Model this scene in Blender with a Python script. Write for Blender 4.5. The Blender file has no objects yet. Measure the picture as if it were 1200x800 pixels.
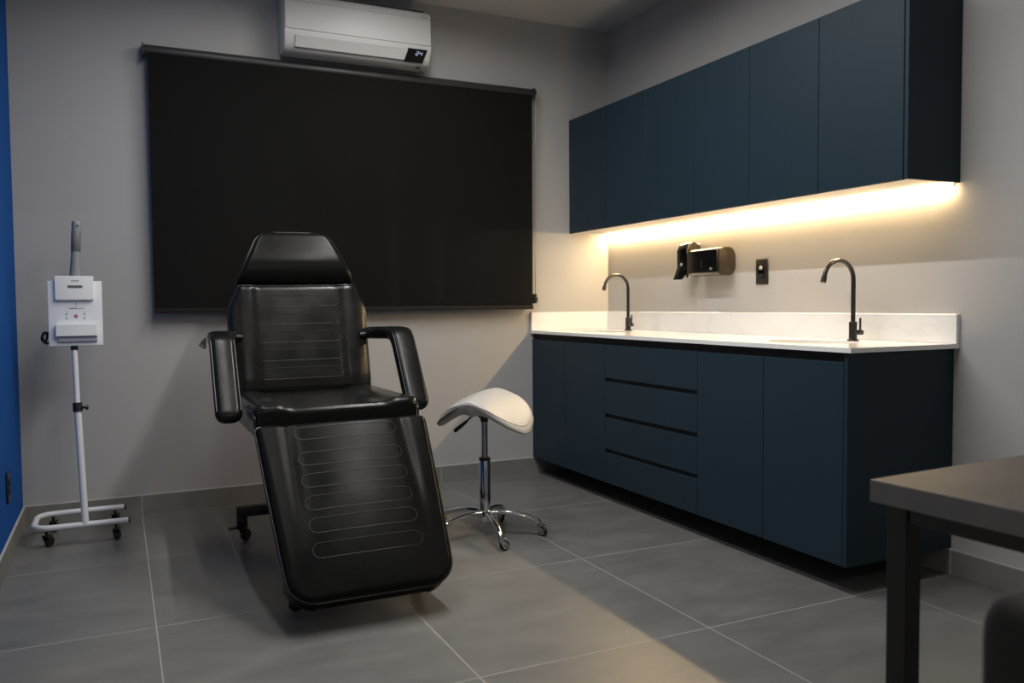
import bpy, bmesh, math, random
from mathutils import Vector as V, Matrix
from math import sin, cos, pi, radians as R
random.seed(4)
C = bpy.context.scene.collection

# ------------------------------------------------------------------ materials
def nt(name):
    m = bpy.data.materials.new(name); m.use_nodes = True
    n = m.node_tree.nodes; l = m.node_tree.links
    return m, n, l, n['Principled BSDF']

def mat(name, col, rough=0.5, metal=0.0, bump=0.0, bscale=200.0, var=0.0, vscale=3.0, rvar=0.0, coat=0.0, spec=0.5, emit=None, estr=0.0):
    m, n, l, b = nt(name)
    b.inputs['Base Color'].default_value = (*col, 1)
    b.inputs['Roughness'].default_value = rough
    b.inputs['Metallic'].default_value = metal
    b.inputs['Coat Weight'].default_value = coat
    b.inputs['Specular IOR Level'].default_value = spec
    if emit:
        b.inputs['Emission Color'].default_value = (*emit, 1); b.inputs['Emission Strength'].default_value = estr
    tc = n.new('ShaderNodeTexCoord')
    if var or rvar:
        t = n.new('ShaderNodeTexNoise'); t.inputs['Scale'].default_value = vscale; t.inputs['Detail'].default_value = 5
        l.new(tc.outputs['Object'], t.inputs['Vector'])
        if var:
            r = n.new('ShaderNodeMapRange'); r.inputs[1].default_value = .3; r.inputs[2].default_value = .7
            r.inputs[3].default_value = 1 - var; r.inputs[4].default_value = 1 + var
            l.new(t.outputs['Fac'], r.inputs[0])
            x = n.new('ShaderNodeVectorMath'); x.operation = 'SCALE'; x.inputs[0].default_value = col
            l.new(r.outputs[0], x.inputs['Scale']); l.new(x.outputs[0], b.inputs['Base Color'])
        if rvar:
            r2 = n.new('ShaderNodeMapRange'); r2.inputs[1].default_value = .3; r2.inputs[2].default_value = .7
            r2.inputs[3].default_value = rough - rvar; r2.inputs[4].default_value = rough + rvar
            l.new(t.outputs['Fac'], r2.inputs[0]); l.new(r2.outputs[0], b.inputs['Roughness'])
    if bump:
        t = n.new('ShaderNodeTexNoise'); t.inputs['Scale'].default_value = bscale; t.inputs['Detail'].default_value = 3
        l.new(tc.outputs['Object'], t.inputs['Vector'])
        bp = n.new('ShaderNodeBump'); bp.inputs['Strength'].default_value = bump; bp.inputs['Distance'].default_value = .002
        l.new(t.outputs['Fac'], bp.inputs['Height']); l.new(bp.outputs[0], b.inputs['Normal'])
    return m

GX, GS, GY, GT = -2.8154, .8182, -.8432, .8277     # tile grid
def tile_mat(name, axes, col, grout, rough, topline=None, gw=.0022):
    m, n, l, b = nt(name)
    g = n.new('ShaderNodeNewGeometry')
    s = n.new('ShaderNodeSeparateXYZ'); l.new(g.outputs['Position'], s.inputs[0])
    def M(op, a, c=None):
        k = n.new('ShaderNodeMath'); k.operation = op
        for i, q in enumerate((a, c)):
            if q is None: continue
            if isinstance(q, (int, float)): k.inputs[i].default_value = q
            else: l.new(q, k.inputs[i])
        return k.outputs[0]
    mask = None; cell = []
    for ax in axes:
        o, sz = (GX, GS) if ax == 'X' else (GY, GT)
        q = M('DIVIDE', M('SUBTRACT', s.outputs[ax], o), sz)
        cell.append(M('FLOOR', q))
        fr = M('FRACT', q); d = M('MULTIPLY', M('MINIMUM', fr, M('SUBTRACT', 1.0, fr)), sz)
        e = M('LESS_THAN', d, gw)
        mask = e if mask is None else M('MAXIMUM', mask, e)
    if topline: mask = M('MAXIMUM', mask, M('GREATER_THAN', s.outputs['Z'], topline))
    # cloudy cement look, different in every tile
    off = n.new('ShaderNodeCombineXYZ'); l.new(M('MULTIPLY', cell[0], 7.3), off.inputs[0])
    if len(cell) > 1: l.new(M('MULTIPLY', cell[1], 3.7), off.inputs[1])
    ad = n.new('ShaderNodeVectorMath'); ad.operation = 'ADD'; l.new(g.outputs['Position'], ad.inputs[0]); l.new(off.outputs[0], ad.inputs[1])
    st = n.new('ShaderNodeVectorMath'); st.operation = 'MULTIPLY'; st.inputs[1].default_value = (1, 2.2, 1); l.new(ad.outputs[0], st.inputs[0])
    t1 = n.new('ShaderNodeTexNoise'); t1.inputs['Scale'].default_value = 3.2; t1.inputs['Detail'].default_value = 9; t1.inputs['Roughness'].default_value = .66
    l.new(st.outputs[0], t1.inputs['Vector'])
    mr = n.new('ShaderNodeMapRange'); mr.inputs[1].default_value = .3; mr.inputs[2].default_value = .7; mr.inputs[3].default_value = .82; mr.inputs[4].default_value = 1.18
    l.new(t1.outputs['Fac'], mr.inputs[0])
    sc = n.new('ShaderNodeVectorMath'); sc.operation = 'SCALE'; sc.inputs[0].default_value = col; l.new(mr.outputs[0], sc.inputs['Scale'])
    mx = n.new('ShaderNodeMix'); mx.data_type = 'RGBA'; l.new(mask, mx.inputs['Factor']); l.new(sc.outputs[0], mx.inputs['A']); mx.inputs['B'].default_value = (*grout, 1)
    l.new(mx.outputs['Result'], b.inputs['Base Color'])
    rr = n.new('ShaderNodeMapRange'); rr.inputs[1].default_value = .3; rr.inputs[2].default_value = .7; rr.inputs[3].default_value = rough - .06; rr.inputs[4].default_value = rough + .06
    l.new(t1.outputs['Fac'], rr.inputs[0])
    rx = n.new('ShaderNodeMix'); l.new(mask, rx.inputs['Factor']); l.new(rr.outputs[0], rx.inputs['A']); rx.inputs['B'].default_value = .85
    l.new(rx.outputs['Result'], b.inputs['Roughness'])
    b.inputs['Specular IOR Level'].default_value = .5
    bp = n.new('ShaderNodeBump'); bp.inputs['Strength'].default_value = .25; bp.inputs['Distance'].default_value = .0015; bp.invert = True
    l.new(mask, bp.inputs['Height']); l.new(bp.outputs[0], b.inputs['Normal'])
    return m

def marble_mat():
    m, n, l, b = nt('white_quartz')
    tc = n.new('ShaderNodeTexCoord')
    t = n.new('ShaderNodeTexNoise'); t.inputs['Scale'].default_value = 3.0; t.inputs['Detail'].default_value = 6; t.inputs['Roughness'].default_value = .5; t.inputs['Distortion'].default_value = .4
    l.new(tc.outputs['Object'], t.inputs['Vector'])
    r = n.new('ShaderNodeValToRGB'); e = r.color_ramp.elements
    e[0].position = .0; e[0].color = (.90, .895, .885, 1); e[1].position = 1; e[1].color = (.90, .895, .885, 1)
    a = r.color_ramp.elements.new(.47); a.color = (.90, .895, .885, 1)
    a = r.color_ramp.elements.new(.5); a.color = (.862, .857, .84, 1)
    a = r.color_ramp.elements.new(.53); a.color = (.90, .895, .885, 1)
    l.new(t.outputs['Fac'], r.inputs[0]); l.new(r.outputs[0], b.inputs['Base Color'])
    b.inputs['Roughness'].default_value = .12
    return m

def wood_top_mat():
    m, n, l, b = nt('grey_laminate')
    tc = n.new('ShaderNodeTexCoord')
    mp = n.new('ShaderNodeMapping'); mp.inputs['Scale'].default_value = (4, 5, 5); l.new(tc.outputs['Object'], mp.inputs[0])
    t = n.new('ShaderNodeTexNoise'); t.inputs['Scale'].default_value = 1.6; t.inputs['Detail'].default_value = 6; l.new(mp.outputs[0], t.inputs['Vector'])
    r = n.new('ShaderNodeValToRGB'); e = r.color_ramp.elements
    e[0].position = .3; e[0].color = (.050, .049, .049, 1); e[1].position = .7; e[1].color = (.078, .076, .075, 1)
    l.new(t.outputs['Fac'], r.inputs[0]); l.new(r.outputs[0], b.inputs['Base Color'])
    b.inputs['Roughness'].default_value = .55; b.inputs['Specular IOR Level'].default_value = .3
    return m

def fabric_mat():
    m, n, l, b = nt('blackout_fabric')
    tc = n.new('ShaderNodeTexCoord')
    outs = []
    for ax in (0, 2):
        w = n.new('ShaderNodeTexWave'); w.bands_direction = 'X' if ax == 0 else 'Z'; w.inputs['Scale'].default_value = 160
        l.new(tc.outputs['Object'], w.inputs['Vector']); outs.append(w.outputs['Fac'])
    ad = n.new('ShaderNodeMath'); l.new(outs[0], ad.inputs[0]); l.new(outs[1], ad.inputs[1])
    bp = n.new('ShaderNodeBump'); bp.inputs['Strength'].default_value = .12; bp.inputs['Distance'].default_value = .001
    l.new(ad.outputs[0], bp.inputs['Height']); l.new(bp.outputs[0], b.inputs['Normal'])
    b.inputs['Base Color'].default_value = (.020, .0195, .019, 1); b.inputs['Roughness'].default_value = .9; b.inputs['Specular IOR Level'].default_value = .15
    return m

MW = mat('grey_wall_paint', (.440, .436, .432), .85, bump=.05, bscale=120, spec=.2)
MCEIL = mat('white_ceiling_paint', (.62, .62, .61), .9, spec=.2)
MBLUE = mat('blue_wall_paint', (.005, .082, .34), .7, bump=.05, bscale=120, spec=.1)
MFLOOR = tile_mat('grey_cement_tile', 'XY', (.152, .152, .147), (.31, .31, .30), .36)
MBASE_B = tile_mat('grey_tile_skirting', 'X', (.215, .207, .193), (.42, .42, .40), .5, topline=.0975)
MBASE_S = tile_mat('grey_tile_skirting_side', 'Y', (.215, .207, .193), (.42, .42, .40), .5, topline=.0975)
MCAB = mat('navy_matt_laminate', (.0168, .0335, .049), .46, spec=.17, bump=.03, bscale=300)
MCABD = mat('navy_dark_edge', (.012, .018, .023), .6)
MREC = mat('black_recess', (.006, .006, .007), .7)
MWHITE = mat('white_melamine', (.78, .75, .70), .45)
MQUARTZ = marble_mat()
MBASIN = mat('white_basin', (.60, .59, .56), .2)
MLEATH = mat('black_leatherette', (.008, .008, .0082), .24, bump=.08, bscale=420, rvar=.05, vscale=6, spec=.21)
MLEATHB = mat('black_leatherette_back', (.009, .009, .009), .27, bump=.08, bscale=420, rvar=.08, vscale=6, spec=.42)  # same leather, specular raised to give the backrest its lit haze
MLEATHH = mat('black_leatherette_head', (.008, .008, .008), .25, bump=.08, bscale=420, rvar=.04, vscale=6, spec=.13)  # same leather, specular lowered to tone down the headrest's reflection
MLEATHF = mat('black_leatherette_foot_dim', (.0075, .0075, .0077), .27, bump=.08, bscale=420, rvar=.08, vscale=5, spec=.055)  # same leather, sheen cut on the footrest to dim the lamp streak
MPIPE = mat('black_piping', (.010, .010, .010), .30, spec=.6)
MSTITCH = mat('black_stitch', (.019, .019, .019), .5)
MSTEEL = mat('black_powder_steel', (.008, .008, .009), .45)
MRUB = mat('black_plastic', (.012, .012, .012), .4)
MCHR = mat('chrome', (.72, .72, .73), .09, 1.0)
MCHR2 = mat('satin_chrome', (.60, .60, .61), .22, 1.0)
MWLEATH = mat('white_leatherette', (.46, .457, .45), .42, bump=.06, bscale=350)
MWPL = mat('white_plastic', (.86, .885, .92), .4)
MWPL2 = mat('bright_white_plastic', (.92, .93, .93), .35)
MWMET = mat('white_powder_metal', (.74, .76, .80), .35)
MGREYP = mat('grey_plastic', (.30, .31, .32), .4)
MGREYD = mat('grey_grip', (.17, .18, .19), .55)
MINK = mat('dark_print', (.10, .10, .11), .6)
MINKL = mat('pale_print', (.38, .39, .41), .6)
MPINK = mat('magenta_button', (.42, .06, .14), .5)
MACW = mat('ac_white_plastic', (.52, .52, .507), .5)
MACV = mat('ac_dark_vent', (.05, .05, .05), .6)
MGLOSSB = mat('gloss_black_plastic', (.005, .005, .005), .2, spec=.25)
MDIGIT = mat('display_digits', (.1, .1, .1), .5, emit=(.62, .72, 1.0), estr=.9)
MFABRIC = fabric_mat()
MRAIL = mat('dark_grey_blind_tube', (.030, .030, .031), .45)
MCHAIN = mat('grey_bead_chain', (.36, .35, .33), .4)
MFAU = mat('black_faucet_metal', (.012, .0105, .009), .28, 0.0, spec=.7)
MDISP = mat('bronze_smoked_plastic', (.022, .017, .012), .2)
MDESK = wood_top_mat()
MEDGE = mat('grey_lip_lightened', (.13, .13, .135), .5, var=.12, vscale=8)  # paler than the tabletop; bounce light on the lip put into the colour
MCHAIRF = mat('black_chair_fabric', (.007, .007, .007), .8, bump=.3, bscale=500)
MALU = mat('aluminium_channel', (.7, .7, .7), .35, 1.0)
MLED = mat('warm_led_diffuser', (.9, .8, .6), .5, emit=(1.0, .715, .37), estr=202)

# ------------------------------------------------------------------ mesh helpers
def B(): return bmesh.new()
def box(bm, x0, x1, y0, y1, z0, z1, bev=0.0, seg=2, mi=0, rot=None, org=None):
    before = set(bm.faces)
    mtx = Matrix.Translation(((x0+x1)/2, (y0+y1)/2, (z0+z1)/2)) @ Matrix.Diagonal((abs(x1-x0), abs(y1-y0), abs(z1-z0), 1))
    if rot is not None: mtx = Matrix.Translation(org) @ rot @ Matrix.Translation(-V(org)) @ mtx
    r = bmesh.ops.create_cube(bm, size=1, matrix=mtx)
    if bev > 0:
        es = list({e for v in r['verts'] for e in v.link_edges})
        bmesh.ops.bevel(bm, geom=es, offset=bev, segments=seg, profile=.5, affect='EDGES')
    for f in set(bm.faces) - before: f.material_index = mi
def catmull(pts, n=8, closed=False):
    pts = [V(p) for p in pts]; o = []; N = len(pts)
    for i in range(N if closed else N-1):
        if closed: p = [pts[(i+k-1) % N] for k in range(4)]
        else: p = [pts[max(0, i-1)], pts[i], pts[i+1], pts[min(N-1, i+2)]]
        for k in range(n):
            t = k/n
            o.append(.5*((2*p[1])+(p[2]-p[0])*t+(2*p[0]-5*p[1]+4*p[2]-p[3])*t*t+(3*p[1]-p[0]-3*p[2]+p[3])*t**3))
    if not closed: o.append(pts[-1])
    return o
def tube(bm, pts, r, n=10, closed=False, cap=True, mi=0, prof=None):
    """sweep a circle (or a 2D profile) along points; r may be a list"""
    pts = [V(p) for p in pts]; N = len(pts); rings = []; before = set(bm.faces)
    T = []
    for i in range(N):
        a = pts[i-1] if (i > 0 or closed) else pts[i]; b = pts[(i+1) % N] if (i < N-1 or closed) else pts[i]
        T.append((b-a).normalized())
    up = V((0, 0, 1)) if abs(T[0].z) < .9 else V((1, 0, 0))
    x = up.cross(T[0]).normalized()
    for i in range(N):
        x = (x - T[i]*x.dot(T[i])).normalized(); y = T[i].cross(x)
        rr = r[i] if isinstance(r, (list, tuple)) else r
        if prof: ring = [bm.verts.new(pts[i]+x*p[0]*rr+y*p[1]*rr) for p in prof]
        else: ring = [bm.verts.new(pts[i]+(x*cos(2*pi*k/n)+y*sin(2*pi*k/n))*rr) for k in range(n)]
        rings.append(ring)
    m = len(rings[0])
    for i in range(N if closed else N-1):
        a, b = rings[i], rings[(i+1) % N]
        for k in range(m): bm.faces.new((a[k], a[(k+1) % m], b[(k+1) % m], b[k]))
    if cap and not closed:
        bm.faces.new(rings[0][::-1]); bm.faces.new(rings[-1])
    for f in set(bm.faces)-before: f.material_index = mi
def cyl(bm, a, b, r, r2=None, n=24, mi=0): tube(bm, [a, b], [r, r if r2 is None else r2], n=n, mi=mi)
def lathe(bm, prof, c=(0, 0, 0), n=24, axis='Z', mi=0):
    """prof: list of (radius, height)"""
    rings = []; before = set(bm.faces); c = V(c)
    for r, h in prof:
        ring = []
        for k in range(n):
            a = 2*pi*k/n; p = V((r*cos(a), r*sin(a), h))
            if axis == 'X': p = V((p.z, p.x, p.y))
            if axis == 'Y': p = V((p.x, p.z, p.y))
            ring.append(bm.verts.new(c+p))
        rings.append(ring)
    for a, b in zip(rings, rings[1:]):
        for k in range(n): bm.faces.new((a[k], a[(k+1) % n], b[(k+1) % n], b[k]))
    bm.faces.new(rings[0]); bm.faces.new(rings[-1])
    for f in set(bm.faces)-before: f.material_index = mi
def prism(bm, poly, fn, a, b, bev=0.0, mi=0):
    """extrude 2D polygon between a and b; fn(u,v,t)->xyz"""
    before = set(bm.faces)
    A = [bm.verts.new(fn(u, v, a)) for u, v in poly]; Bv = [bm.verts.new(fn(u, v, b)) for u, v in poly]
    n = len(poly); fs = [bm.faces.new(A), bm.faces.new(Bv[::-1])]
    for k in range(n): fs.append(bm.faces.new((A[k], Bv[k], Bv[(k+1) % n], A[(k+1) % n])))
    if bev:
        es = [e for f in fs[:2] for e in f.edges]
        bmesh.ops.bevel(bm, geom=es, offset=bev, segments=3, profile=.5, affect='EDGES')
    for f in set(bm.faces)-before: f.material_index = mi
def rrect(w, h, r, n=5, cx=0, cy=0):
    o = []
    for sx, sy, a0 in ((1, 1, 0), (-1, 1, 90), (-1, -1, 180), (1, -1, 270)):
        for k in range(n+1):
            a = R(a0+90*k/n); o.append((cx+sx*(w/2-r)+r*cos(a), cy+sy*(h/2-r)+r*sin(a)))
    return o
def obj(name, bm, m, parent=None, smooth=True, ang=40, xf=None):
    if xf: 
        for v in bm.verts: v.co = xf(v.co)
    bmesh.ops.recalc_face_normals(bm, faces=bm.faces)
    me = bpy.data.meshes.new(name); 
    if smooth:
        for f in bm.faces: f.smooth = True
        for e in bm.edges:
            if len(e.link_faces) == 2 and e.calc_face_angle(0) > R(ang): e.smooth = False
    bm.to_mesh(me); bm.free()
    for q in (m if isinstance(m, (list, tuple)) else [m]): me.materials.append(q)
    o = bpy.data.objects.new(name, me); C.objects.link(o); o.parent = parent
    return o
def tag(o, label, cat, group=None):
    o['label'] = label; o['category'] = cat
    if group: o['group'] = group
    return o
def thing(name, label, cat, loc=(0, 0, 0), rz=0, group=None):
    o = bpy.data.objects.new(name, None); C.objects.link(o); o.location = loc; o.rotation_euler = (0, 0, rz); o.empty_display_size = .1
    return tag(o, label, cat, group)
def struct(name, bm, m):
    o = obj(name, bm, m, smooth=False); o['kind'] = 'structure'; return o

# ------------------------------------------------------------------ room shell
XL, YF, ZC = -3.344, -6.4, 2.812
def quadbox(name, a, m):
    b = B(); box(b, *a); return struct(name, b, m)
quadbox('floor', (XL-.1, .1, YF-.1, .1, -.1, 0), MFLOOR)
quadbox('ceiling', (XL-.1, .1, YF-.1, .1, ZC, ZC+.1), MCEIL)
quadbox('wall_back', (XL-.1, .1, 0, .1, 0, ZC), MW)
quadbox('wall_right', (0, .1, YF-.1, 0, 0, ZC), MW)
quadbox('wall_left', (XL-.1, XL, -1.9, 0, 0, ZC), MBLUE)
quadbox('wall_side', (XL-.1, XL, YF-.1, -1.9, 0, ZC), MW)  # unseen stretch, made grey to keep blue bounce and reflections down
quadbox('wall_front', (XL, 0, YF-.1, YF, 0, ZC), MW)
def skirting(name, a, m):
    b = B(); box(b, *a, bev=.0015, seg=1); return struct(name, b, m)
skirting('baseboard_back', (XL, -.0105, -.010, 0, 0, .103), MBASE_B)
skirting('baseboard_right', (-.010, 0, YF, 0, 0, .103), MBASE_S)
skirting('baseboard_left', (XL, XL+.010, YF, -.010, 0, .103), MBASE_S)

# ------------------------------------------------------------------ base cabinets
FX, BX = -.560, -.0012          # front face, back
Z0, ZT, ZD = .106, .882, .846  # underside, top, top of doors
def door_bm(fx, t, y0, y1, z0, z1, g=.0015):
    b = B(); box(b, fx, fx+t, y0-g, y1+g, z0, z1, bev=.0012, seg=1); return b
def base_unit(name, label, y0, y1, kind, end=False):
    t = thing(name, label, 'cabinet', ((FX+BX)/2, (y0+y1)/2, 0))
    o = t.location
    xf = lambda p: p-V(o)
    ye = y1+.018 if end else y1
    b = B()
    box(b, FX+.022, BX, y1+.0006, y0-.0006, Z0, Z0+.018); box(b, BX-.008, BX, y1+.0006, y0-.0006, Z0+.018, ZT)
    for ya in (y1+.0006, y0-.0186): box(b, FX+.022, BX-.008, ya, ya+.018, Z0+.018, ZT)
    box(b, FX+.022, FX+.040, y1+.0186, y0-.0186, ZT-.09, ZT); box(b, FX+.0195, FX+.0222, y1+.0006, y0-.0006, Z0+.01, ZD-.02)
    obj('carcass', b, MCABD, t, False, xf=xf)
    b = B(); box(b, FX+.016, FX+.0215, ye+.0006, y0-.0006, ZD-.02, ZT-.002); obj('finger_channel', b, MREC, t, False, xf=xf)
    if end:
        b = B(); box(b, FX-.0005, BX, y1, y1+.0174, Z0, ZT, bev=.0012, seg=1); obj('end_panel', b, MCAB, t, False, xf=xf)
    if kind == 'doors':
        ym = -.42 if not end else -2.065
        for a, c in ((y0, ym), (ym, ye)):
            obj('door', door_bm(FX, .018, a, c, Z0, ZD), MCAB, t, False, xf=xf)
    else:
        zs = [(.670, ZD), (.478, .650), (.289, .456), (Z0, .268)]
        for k, (a, c) in enumerate(zs):
            d = obj('drawer', door_bm(FX, .018, y0, y1, a, c), MCAB, t, False, xf=xf)
            if k:
                b = B(); box(b, FX+.014, FX+.0215, y1+.002, y0-.002, c+.0005, zs[k-1][0]-.0005)
                obj('finger_channel', b, MREC, d, False, xf=xf)
    return t
base_unit('base_cabinet', 'navy base cabinet with two plain doors in the room corner, left of the drawers', 0-.001, -.859, 'doors')
base_unit('drawer_cabinet', 'navy base cabinet with four handleless drawers in the middle of the counter', -.859, -1.643, 'drawers')
base_unit('base_cabinet', 'navy base cabinet with two doors right of the drawers, below the near faucet', -1.643, -2.494, 'doors', True)

# ------------------------------------------------------------------ countertop
def countertop():
    t = thing('countertop', 'white stone countertop with low backsplash and two undermount basins', 'countertop', (-.286, -1.26, ZT))
    xf = lambda p: p-V(t.location)
    zt = .900; x0, x1, y0, y1 = -.572, -.0015, -2.517, -.0015
    b = B()
    N = 48
    outer = [(x0, y0), (x1, y0), (x1, y1), (x0, y1)]
    loops = [[b.verts.new((x, y, zt)) for x, y in outer]]
    cs = [(-.315, -.42), (-.30, -2.07)]
    for cx, cy in cs: loops.append([b.verts.new((cx+.15*cos(2*pi*k/N), cy+.205*sin(2*pi*k/N), zt)) for k in range(N)])
    es = [b.edges.new((L[i], L[(i+1) % len(L)])) for L in loops for i in range(len(L))]
    bmesh.ops.triangle_fill(b, use_beauty=True, use_dissolve=False, edges=es)
    for f in list(b.faces):
        c = f.calc_center_median()
        if any(((c.x-cx)/.15)**2+((c.y-cy)/.205)**2 < .97 for cx, cy in cs): b.faces.remove(f)
    r = bmesh.ops.extrude_face_region(b, geom=list(b.faces))
    for v in r['geom']:
        if isinstance(v, bmesh.types.BMVert): v.co.z = ZT+.0005
    obj('worktop', b, MQUARTZ, t, True, 30, xf)
    b = B(); box(b, -.0205, -.0005, y0, -.021, zt+.0003, 1.0135, bev=.0012, seg=1)
    obj('backsplash', b, MQUARTZ, t, False, xf=xf)
    b = B(); box(b, x0, -.0005, -.0205, -.0005, zt+.0003, 1.0135, bev=.0012, seg=1)
    obj('backsplash', b, MQUARTZ, t, False, xf=xf)
    for cx, cy in cs:
        b = B(); rings = []
        for s, z in ((1.03, ZT), (1.0, ZT-.004), (.97, ZT-.05), (.88, ZT-.10), (.6, ZT-.125), (.12, ZT-.13)):
            rings.append([b.verts.new((cx+.15*s*cos(2*pi*k/N), cy+.205*s*sin(2*pi*k/N), z)) for k in range(N)])
        for a, c in zip(rings, rings[1:]):
            for k in range(N): b.faces.new((a[k], a[(k+1) % N], c[(k+1) % N], c[k]))
        b.faces.new(rings[-1])
        d = obj('basin', b, MBASIN, t, xf=xf)
        b = B(); lathe(b, [(.024, ZT-.131), (.024, ZT-.127), (.018, ZT-.126)], (cx, cy, 0)); obj('drain', b, MCHR2, d, xf=xf)
countertop()

def faucet(x, y, label):
    t = thing('faucet', label, 'faucet', (x, y, .9005), 0, 'gooseneck faucets on the white countertop')
    b = B(); lathe(b, [(.0235, 0), (.0235, .004), (.0225, .0055), (.0165, .006), (.0165, .078), (.0155, .0795), (.0098, .08)], n=28)
    obj('body', b, MFAU, t)
    b = B(); pts = [(0, 0, .075), (0, 0, .24)]
    pts += [(-.083+.083*cos(a), 0, .252+.083*sin(a)) for a in [R(k) for k in range(0, 166, 7)]]
    d = V((-sin(R(165)), 0, cos(R(165))))
    e = V(pts[-1]); pts.append(tuple(e+d*.018))
    tube(b, pts, .0095, n=16)
    s = obj('spout', b, MFAU, t)
    b = B(); p = e+d*.012; cyl(b, p, p+d*.026, .0118, n=20); obj('aerator', b, MFAU, s)
    b = B(); cyl(b, (0, -.012, .036), (0, -.047, .036), .0108, n=20)
    h = obj('handle_hub', b, MFAU, t)
    b = B(); cyl(b, (0, -.0375, .036), (0, -.0375, .096), .0046, n=14); obj('lever', b, MFAU, h)
faucet(-.12, -.418, 'black gooseneck faucet beside the far basin, by the room corner')
faucet(-.12, -2.115, 'black gooseneck faucet beside the near basin, at the open end of the counter')

# ------------------------------------------------------------------ wall cabinets
UX, UZ0, UZ1 = -.2885, 1.5116, 2.2225
def wall_unit(label, y0, ym, y1, end=False):
    t = thing('wall_cabinet', label, 'cabinet', ((UX-.003)/2, (y0+y1)/2, UZ0))
    xf = lambda p: p-V(t.location)
    ye = y1+.020 if end else y1
    b = B(); box(b, UX+.0195, -.002, ye+.0005, y0-.0005, UZ0+.0165, UZ1); obj('carcass', b, MCABD, t, False, xf=xf)
    b = B(); box(b, UX+.0195, -.002, ye+.0003, y0-.0003, UZ0+.001, UZ0+.016); obj('bottom_panel', b, MWHITE, t, False, xf=xf)
    if end:
        b = B(); box(b, UX, -.002, y1, y1+.0175, UZ0, UZ1, bev=.0012, seg=1); obj('end_panel', b, MCAB, t, False, xf=xf)
    for a, c in ((y0, ym), (ym, ye)):
        obj('door', door_bm(UX, .018, a, c, UZ0-.001, UZ1), MCAB, t, False, xf=xf)
wall_unit('navy wall cabinet with two plain doors nearest the room corner, above the far faucet', -.001, -.42, -.851)
wall_unit('navy wall cabinet with two plain doors in the middle, above the black dispensers', -.851, -1.265, -1.667)
wall_unit('navy wall cabinet with two doors and an exposed side, above the near faucet', -1.667, -2.08, -2.5096, True)

t = thing('led_strip', 'thin warm glowing LED strip fixed under the navy wall cabinets', 'light strip', (-.024, -1.24, UZ0))
b = B(); box(b, -.0072, -.0050, -2.485, -.012, UZ0-.0075, UZ0+.001); box(b, -.0205, -.0073, -2.485, -.012, UZ0-.001, UZ0+.001)
obj('channel', b, MALU, t, False, xf=lambda p: p-V(t.location))
b = B(); box(b, -.0200, -.0076, -2.483, -.014, UZ0-.0048, UZ0-.0012)
obj('diffuser', b, MLED, t, False, xf=lambda p: p-V(t.location))

# ------------------------------------------------------------------ things on the right wall
def paper_dispenser():
    y0, y1, z0, z1, d = -.998, -1.240, 1.206, 1.352, .120
    t = thing('paper_towel_dispenser', 'wide black paper towel dispenser on the wall above the counter', 'dispenser', (0, (y0+y1)/2, z0))
    xf = lambda p: p-V(t.location)
    poly = rrect(d, z1-z0, .038, 6, -d/2, (z0+z1)/2)
    poly = [(0 if u > -.04 and abs(v-(z0+z1)/2) < .04 else u, v) for u, v in poly]
    b = B(); prism(b, poly, lambda u, v, s: V((u, s, v)), y1, y0, bev=.006); obj('cover', b, MDISP, t, xf=xf)
    b = B(); box(b, -d-.0035, -d+.016, y1-.0008, y0+.0008, z0+.016, z1-.014, bev=.002); f = obj('front_plate', b, MGLOSSB, t, xf=xf)
    b = B(); box(b, -d-.0042, -d-.0034, -1.125, -1.115, z0+.04, z0+.085); obj('viewing_slot', b, MRUB, f, False, xf=xf)
    b = B(); box(b, -d-.0045, -d-.0034, y1+.036, y1+.056, z0+.030, z0+.0335); box(b, -d-.0045, -d-.0034, y1+.036, y1+.056, z0+.0365, z0+.040)
    obj('badge', b, MINKL, f, False, xf=xf)
paper_dispenser()
def soap_dispenser():
    y0, y1, z0, z1, d = -.872, -.957, 1.235, 1.398, .095
    t = thing('soap_dispenser', 'narrow black soap dispenser with push lever on the wall', 'dispenser', (0, (y0+y1)/2, 1.195))
    xf = lambda p: p-V(t.location)
    poly = [(0, z0), (0, z1-.006)] + [(-.05+.045*sin(R(a))*-1, z1-.045+.045*cos(R(a))) for a in range(-60, 91, 15)] + [(-d, z0+.02), (-d+.02, z0)]
    b = B(); prism(b, poly, lambda u, v, s: V((u, s, v)), y1, y0, bev=.006); obj('cover', b, MDISP, t, xf=xf)
    b = B(); box(b, -d-.003, -d+.014, y1-.0008, y0+.0008, z0+.024, z1-.040, bev=.002); obj('front_plate', b, MGLOSSB, t, xf=xf)
    b = B(); poly = [(-d+.012, z0+.03), (-d-.006, z0+.028), (-d-.034, 1.193), (-d-.026, 1.191), (-d+.012, z0-.005)]
    prism(b, poly, lambda u, v, s: V((u, s, v)), y1+.006, y0-.006, bev=.002); p = obj('push_lever', b, MGLOSSB, t, xf=xf)
    b = B(); lathe(b, [(.009, 0), (.009, .003), (.006, .004)], (0, 0, 0), 16, 'X')
    for v in b.verts: v.co = V((-d-.003-v.co.x, (y0+y1)/2+v.co.y, z0+.04+v.co.z))
    obj('lock', b, MINKL, t, xf=xf)
    b = B(); cyl(b, (-.055, (y0+y1)/2, z0+.002), (-.062, (y0+y1)/2, 1.205), .010, .006, 14); obj('nozzle', b, MRUB, t, xf=xf)
soap_dispenser()
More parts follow.
